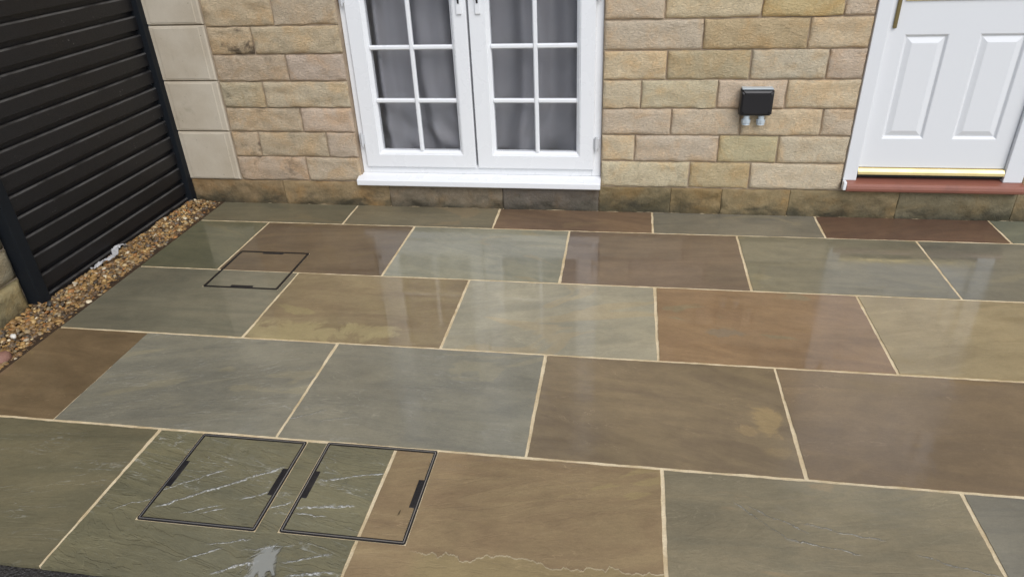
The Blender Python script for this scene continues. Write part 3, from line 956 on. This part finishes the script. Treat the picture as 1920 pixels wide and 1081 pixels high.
rim = [e for e in bm.edges if len(e.link_faces) == 1]
ex = bmesh.ops.extrude_edge_only(bm, edges=rim)
for q in ex['geom']:
    if isinstance(q, bmesh.types.BMVert):
        q.co.y += .045
build('door_leaf', bm, M_DOOR, fr)
bm = bmesh.new()
prism(bm, [(dl - .001, .290), (dl - .014, .288), (dl - .026, .272), (dl - .028, .258), (dl - .004, .256), (dl + .030, .256), (dl + .030, .290)], 1.5085, 2.2405)
build('threshold_bar', bm, M_BRASS, fr)
bm = bmesh.new()
prism(bm, [(dy + .006, .238), (dy + .006, .2555), (dy + .05, .2555), (dy + .05, .238)], 1.5088, 2.2402)
build('threshold_gap', bm, M_DARK, fr)
bm = bmesh.new()
prism(bm, [(-.040, .170), (-.047, .177), (-.050, .190), (-.047, .204), (-.036, .213), (-.012, .220), (dy + .085, .2365), (dy + .085, .172)], 1.452, 2.340)
build('sill', bm, M_REDSILL, fr)
bm = bmesh.new()
box(bm, 1.434, 1.4515, -.046, -.006, .178, .226, .006, 2)
build('sill_end', bm, M_WHITE, fr)
bm = bmesh.new()
box(bm, 1.566, 2.20, dl - .008, dl - .0006, 1.139, 1.200, .002)
build('trim_plate', bm, M_BRASS, fr)
bm = bmesh.new()
box(bm, 1.5300, 1.5480, dl - .012, dl - .0006, 1.013, 1.62, .003)
build('lock_strip', bm, M_OLDBRASS, fr)

# ------------------------------------------------------------------ curtains


def curtain(label, x0, x1, seed, sweep):
    bm = bmesh.new()
    nx, nz = 90, 60
    zb, zt = 0.285, 2.02
    g = []
    for j in range(nz + 1):
        t = j / nz
        z = zb + (zt - zb) * t
        row = []
        for i in range(nx + 1):
            u = i / nx
            x = x0 + (x1 - x0) * u
            ph = u * 13 + seed + 1.3 * noise.noise(Vector((u * 3, t * 1.2, seed)))
            dep = 0.034 * math.sin(ph) + 0.014 * math.sin(ph * 2.3 + 1)
            low = max(0, 1 - (z - zb) / 0.5) ** 1.5
            dep += low * (0.030 * noise.noise(Vector((x * 7 + (z * 5) * sweep, z * 6, seed))) + 0.018 * math.sin((x * 1.2 + z * 1.5 * sweep) * 22 + seed))
            lift = low * 0.03 * (0.5 + noise.noise(Vector((x * 5, seed, 2))))
            row.append(bm.verts.new((x - (x0 + x1) / 2 + low * sweep * 0.05 * math.sin(u * 3.1), 0.140 + dep, z + lift)))
        g.append(row)
    for j in range(nz):
        for i in range(nx):
            bm.faces.new((g[j][i], g[j][i + 1], g[j + 1][i + 1], g[j + 1][i]))
    bmesh.ops.solidify(bm, geom=bm.faces[:], thickness=0.003)
    o = build('curtain', bm, M_CLOTH, None, True)
    o.location = ((x0 + x1) / 2, 0, 0)
    tag(o, label, 'curtain', 'curtains behind the french doors')
    return o


curtain('grey curtain behind the left french door leaf, bunched at its hem', -1.30, -0.645, 2.0, 1.0)
curtain('grey curtain behind the right french door leaf, hanging in smooth folds', -0.63, 0.07, 5.3, -0.6)

# ------------------------------------------------------------------ outdoor socket
sk = empty('outdoor_socket', (0.917, -0.001, 0.60), 'black weatherproof socket box with two grey plugs on stone wall', 'socket')
bm = bmesh.new()
prism(bm, [(-.081, -.004), (.081, -.004), (.081, .124), (-.081, .124)], -.022, 0.012, 'y')
bmesh.ops.bevel(bm, geom=[e for e in bm.edges], offset=.004, segments=2, affect='EDGES')
build('back_box', bm, M_BLACKPL, sk)
bm = bmesh.new()
rings(bm, [(-.084, .084, -.008, .128, -.0225), (-.084, .084, -.008, .128, -.048), (-.080, .080, -.004, .124, -.058), (-.070, .070, .006, .114, -.063), (-.066, .066, .010, .110, -.063)])
bmesh.ops.bevel(bm, geom=[e for e in bm.edges if abs(e.verts[0].co.y - e.verts[1].co.y) > .005], offset=.006, segments=2, affect='EDGES')
build('lid', bm, M_BLACKPL, sk)
bm = bmesh.new()
box(bm, -.079, .079, -.052, -.002, .1285, .1345, .002)  # pale lit top of the black lid, put in as a grey strip
build('lit_lid_top', bm, M_GREYPL, sk)
for px in (-.040, .036):
    bm = bmesh.new()
    cyl(bm, (px, -.036, -.022), .0165, .026, 'z', 18)
    cyl(bm, (px, -.036, -.040), .0235, .018, 'z', 8)
    cyl(bm, (px, -.036, -.0535), .0215, .009, 'z', 18, .018)
    build('cable_gland', bm, M_GREYPL, sk)

# ------------------------------------------------------------------ fence
FX = -2.537
fence = empty('fence', (FX, -0.68, 0), 'black grooved board fence with anthracite posts beside the house', 'fence')


def fpart(name, bm, mat, smooth=False):
    bmesh.ops.translate(bm, verts=bm.verts, vec=(-FX, 0.68, 0))
    return build(name, bm, mat, fence, smooth)


for (y0, y1) in ((-0.054, -0.004), (-1.368, -1.306)):
    bm = bmesh.new()
    box(bm, -2.600, -2.507 if y0 > -1 else -2.518, y0, y1, -0.12, 1.86, 0.003, 2)
    fpart('post', bm, M_POST)
z = -0.024
for k in range(18):
    bm = bmesh.new()
    t = z + 0.0735
    prism(bm, [(FX - .030, z + .003), (FX - .0012, z), (FX, z + .002), (FX, t - .009), (FX - .0065, t), (FX - .024, t + .0005), (FX - .024, t + .0265), (FX - .030, t + .0265)], -1.3055, -0.0545, 'y')
    o = fpart('board', bm, M_BOARD)
    local(o)
    z += 0.1003
bm = bmesh.new()
box(bm, FX - .05, FX + .012, -1.3055, -.0545, z - 0.0, z + .03, .003)
fpart('top_rail', bm, M_POST)
zt_ = z
# specks of debris caught in the grooves by the house post, too small to pick apart
bm = bmesh.new()
rr = random.Random(8)
for (cz, n_) in ((0.79, 26), (0.69, 14), (0.585, 26), (0.285, 12)):
    for i in range(n_):
        p = Vector((FX - .003 - rr.uniform(0, .012), -0.062 - abs(rr.gauss(0, .022)), cz + rr.gauss(0, .006)))
        s_ = rr.uniform(.0007, .0018)
        bmesh.ops.create_icosphere(bm, subdivisions=1, radius=s_, matrix=Matrix.Translation(p))
o = fpart('debris', bm, M_HINGE)
o['kind'] = 'stuff'

# ------------------------------------------------------------------ stone garden wall left of the fence
gw = empty('garden_wall', (-2.70, -1.95, 0), 'weathered pale stone garden wall at left edge beside the fence post', 'garden wall')


def gstone(y0, y1, z0, z1, key, mat, tint, stain):
    """A stone that faces +X."""
    bm = bmesh.new()
    ny, nz = max(6, int((y1 - y0) / .03)), 8
    g = []
    fx = -2.562
    for j in range(nz + 1):
        row = []
        for i in range(ny + 1):
            a, b = i / ny, j / nz
            Yp, Zp = y0 + (y1 - y0) * a, z0 + (z1 - z0) * b
            ed = min(a * (y1 - y0), (1 - a) * (y1 - y0), b * (z1 - z0), (1 - b) * (z1 - z0))
            drop = 0.022 * max(0, 1 - ed / .030) ** 2
            q = Vector((key * 4.1, Yp * 9, Zp * 12))
            rel = noise.noise(q) * .008 + noise.noise(q * 2.6) * .004
            row.append(bm.verts.new((fx - drop + rel, Yp, Zp)))
        g.append(row)
    for j in range(nz):
        for i in range(ny):
            bm.faces.new((g[j][i], g[j][i + 1], g[j + 1][i + 1], g[j + 1][i]))
    ex = bmesh.ops.extrude_edge_only(bm, edges=[e for e in bm.edges if len(e.link_faces) == 1])
    for q in ex['geom']:
        if isinstance(q, bmesh.types.BMVert):
            q.co.x = -2.66
    bmesh.ops.translate(bm, verts=bm.verts, vec=(2.70, 1.95, 0))
    o = build('stone', bm, mat, gw, True)
    o.color = (*tint[:3], 1 - stain)
    local(o)


bm = bmesh.new()
box(bm, -2.84, -2.590, -4.2, -1.372, -.1, 1.78)
bmesh.ops.translate(bm, verts=bm.verts, vec=(2.70, 1.95, 0))
build('core', bm, M_WALLMORTAR, gw)
zs = [-.03, .177, .330, .475, .63, .78, .93, 1.08, 1.23, 1.38, 1.53, 1.66]
for c in range(len(zs) - 1):
    yy = -1.372
    first = True
    while yy > -4.1:
        w = (.40 if c % 2 else .62) if first else random.uniform(.3, .55)
        kk += 1
        gstone(yy - w + .004, yy - .003, zs[c] + .004, zs[c + 1] - .004, kk, M_BASE if c == 0 else M_STONE, lin(168, 158, 132) if c else lin(160, 148, 112), .25)
        first = False
        yy -= w
bm = bmesh.new()
box(bm, -2.88, -2.545, -4.22, -1.372, 1.782, 1.84, .008)
bmesh.ops.translate(bm, verts=bm.verts, vec=(2.70, 1.95, 0))
build('coping', bm, M_QUOIN, gw)

# ------------------------------------------------------------------ gravel
ico = bmesh.new()
bmesh.ops.create_icosphere(ico, subdivisions=2, radius=1.0)
IV = [v_.co.copy() for v_ in ico.verts]
IF = [[v_.index for v_ in f.verts] for f in ico.faces]
ico.free()
shapes = []
rr = random.Random(21)
for s in range(14):
    e = Vector((1.0, rr.uniform(.62, .92), rr.uniform(.42, .68)))
    o_ = Vector((rr.uniform(0, 50), rr.uniform(0, 50), rr.uniform(0, 50)))
    L = []
    for p in IV:
        k = 1 + 0.34 * noise.noise(p * 1.1 + o_) + 0.16 * noise.noise(p * 2.4 + o_)
        L.append(Vector((p.x * e.x * k, p.y * e.y * k, p.z * e.z * k)))
    shapes.append(L)
PEB = [(lin(158, 128, 88), 20), (lin(178, 146, 98), 15), (lin(138, 112, 82), 18), (lin(116, 98, 80), 13), (lin(200, 172, 124), 10), (lin(168, 152, 126), 10),
       (lin(212, 196, 164), 5), (lin(228, 220, 204), 1.6), (lin(112, 104, 98), 8), (lin(176, 128, 82), 6), (lin(88, 78, 68), 6)]


def pebble(x, y, z, r, verts, faces, cols, tint):
    m_ = Matrix.Rotation(rr.uniform(0, 6.28), 3, 'Z') @ Matrix.Rotation(rr.gauss(0, .35), 3, 'X') @ Matrix.Rotation(rr.gauss(0, .35), 3, 'Y')
    b = len(verts)
    for p in rr.choice(shapes):
        q = m_ @ p * r
        verts.append((x + q.x, y + q.y, z + q.z))
    faces += [[b + i for i in f] for f in IF]
    cols += list(tint) * len(IV)


def pick():
    t = rr.choices([p[0] for p in PEB], [p[1] for p in PEB])[0]
    f = rr.uniform(.56, .98)
    return (t[0] * f, t[1] * f * .93, t[2] * f * .78, 1)


def mesh_with_tint(name, verts, faces, cols):
    me = bpy.data.meshes.new(name)
    me.from_pydata(verts, [], faces)
    at = me.color_attributes.new('tint', 'FLOAT_COLOR', 'POINT')
    at.data.foreach_set('color', cols)
    me.polygons.foreach_set('use_smooth', [True] * len(me.polygons))
    me.update()
    return me


verts, faces, cols = [], [], []
bedz = -0.006
y = 0.0
pts = []
while y > -2.80:
    x = -2.60
    while x < LEFT + 0.006:
        pts.append((x + rr.uniform(-.006, .006), y + rr.uniform(-.006, .006)))
        x += 0.0135
    y -= 0.0135
for (x, y) in pts:
    xm = LEFT - 0.004
    if y > -0.02:
        continue
    # stones heap a little toward the fence and thin out against the slabs
    d = (xm - x) / .22
    hz = bedz + 0.030 * min(1, max(0, d)) ** .7 + 0.010 * noise.noise(Vector((x * 9, y * 9, 0)))
    r = min(max(rr.gauss(.0112, .0034), .0056), .0200)
    if x + r * .8 > LEFT:
        r *= .6
        x = min(x, LEFT - r * .75)
    if x - r < -2.532 and -1.30 < y < -.06:
        x = -2.532 + r * .9
    pebble(x, y, hz - .004 + rr.uniform(-.004, .006), r, verts, faces, cols, pick())
gm = mesh_with_tint('gravel_strip', verts, faces, cols)
gv = link('gravel_strip', gm, M_GRAVEL)
tag(gv, 'strip of wet brown pea gravel between the dark fence and the paving', 'gravel', None, 'stuff')
# soil bed under the gravel
bm = bmesh.new()
box(bm, -2.62, LEFT + .002, -2.82, .012, -.0125, .002)
soil = build('soil_bed', bm, mortar('wet_soil', lin(84, 66, 48), lin(60, 48, 38), .6, .01))
soil['kind'] = 'structure'


def lone(name, label, x, y, z, r, tint, sub=0):
    vs, fs, cs = [], [], []
    pebble(0, 0, 0, r, vs, fs, cs, tint)
    o = link(name, mesh_with_tint(name, vs, fs, cs), M_GRAVEL)
    o.location = (x, y, z)
    tag(o, label, 'stone')
    return o


lone('stone', 'pinkish brown stone, largest in the gravel, at the left picture edge', -2.372, -1.790, .022, .046, lin(150, 112, 98))
lone('pebble', 'dark grey pebble in the gravel at the foot of left post', -2.478, -1.368, .034, .017, lin(62, 62, 60))
lone('pebble', 'bright white pebble on the gravel beside the garden wall', -2.428, -1.650, .036, .017, lin(226, 222, 212))

# scrap of white plastic lying across the gravel
bm = bmesh.new()
path = [(-2.497, -0.742, .050), (-2.512, -0.775, .058), (-2.518, -0.800, .057), (-2.506, -0.826, .052), (-2.480, -0.862, .050), (-2.470, -0.893, .050), (-2.484, -0.922, .050), (-2.500, -0.960, .046), (-2.503, -0.998, .040), (-2.512, -1.018, .038)]
wid = [.003, .010, .016, .0175, .015, .0135, .012, .011, .009, .010]
prev = None
fine = []
for i in range(len(path) - 1):
    for k in range(5):
        t = k / 5
        fine.append((Vector(path[i]).lerp(Vector(path[i + 1]), t), wid[i] + (wid[i + 1] - wid[i]) * t))
fine.append((Vector(path[-1]), wid[-1]))
for i, (p, w) in enumerate(fine):
    a = fine[max(0, i - 1)][0]
    b = fine[min(len(fine) - 1, i + 1)][0]
    d = (b - a)
    d.z = 0
    d.normalize()
    nrm = Vector((-d.y, d.x, 0))
    row = []
    for k in range(7):
        u = k / 6 - .5
        q = p + nrm * w * 2 * u
        q.z += .010 * noise.noise(Vector((u * 4, i * .35, 1))) + .006 * noise.noise(Vector((u * 9, i * .9, 3))) + .003 * math.sin(u * 14 + i * .6)
        q.x += .002 * noise.noise(Vector((u * 3, i * .8, 7)))
        row.append(bm.verts.new(q - Vector((-2.5, -.88, .04))))
    if prev:
        for k in range(6):
            bm.faces.new((prev[k], prev[k + 1], row[k + 1], row[k]))
    prev = row
bmesh.ops.solidify(bm, geom=bm.faces[:], thickness=.0008)
sc = build('plastic_scrap', bm, plastic('milky_plastic', (.86, .87, .88, 1), .35, .02), None, True)
sc.location = (-2.5, -.88, .04)
tag(sc, 'crumpled strip of white plastic lying on the gravel by the fence', 'plastic scrap')

# small twig on the split cover
bm = bmesh.new()
cyl(bm, (0, 0, 0), .0011, .021, 'y', 6, .0006)
cyl(bm, (.0022, -.003, 0), .0007, .008, 'y', 6, .0004)
tw = build('twig', bm, plastic('dry_twig', (.035, .028, .014, 1), .7))
tw.location = (-0.406, -2.406, .0014)
tw.rotation_euler = (0, 0, R(-8))
tag(tw, 'tiny dark twig lying on the ochre half of the split cover', 'twig')
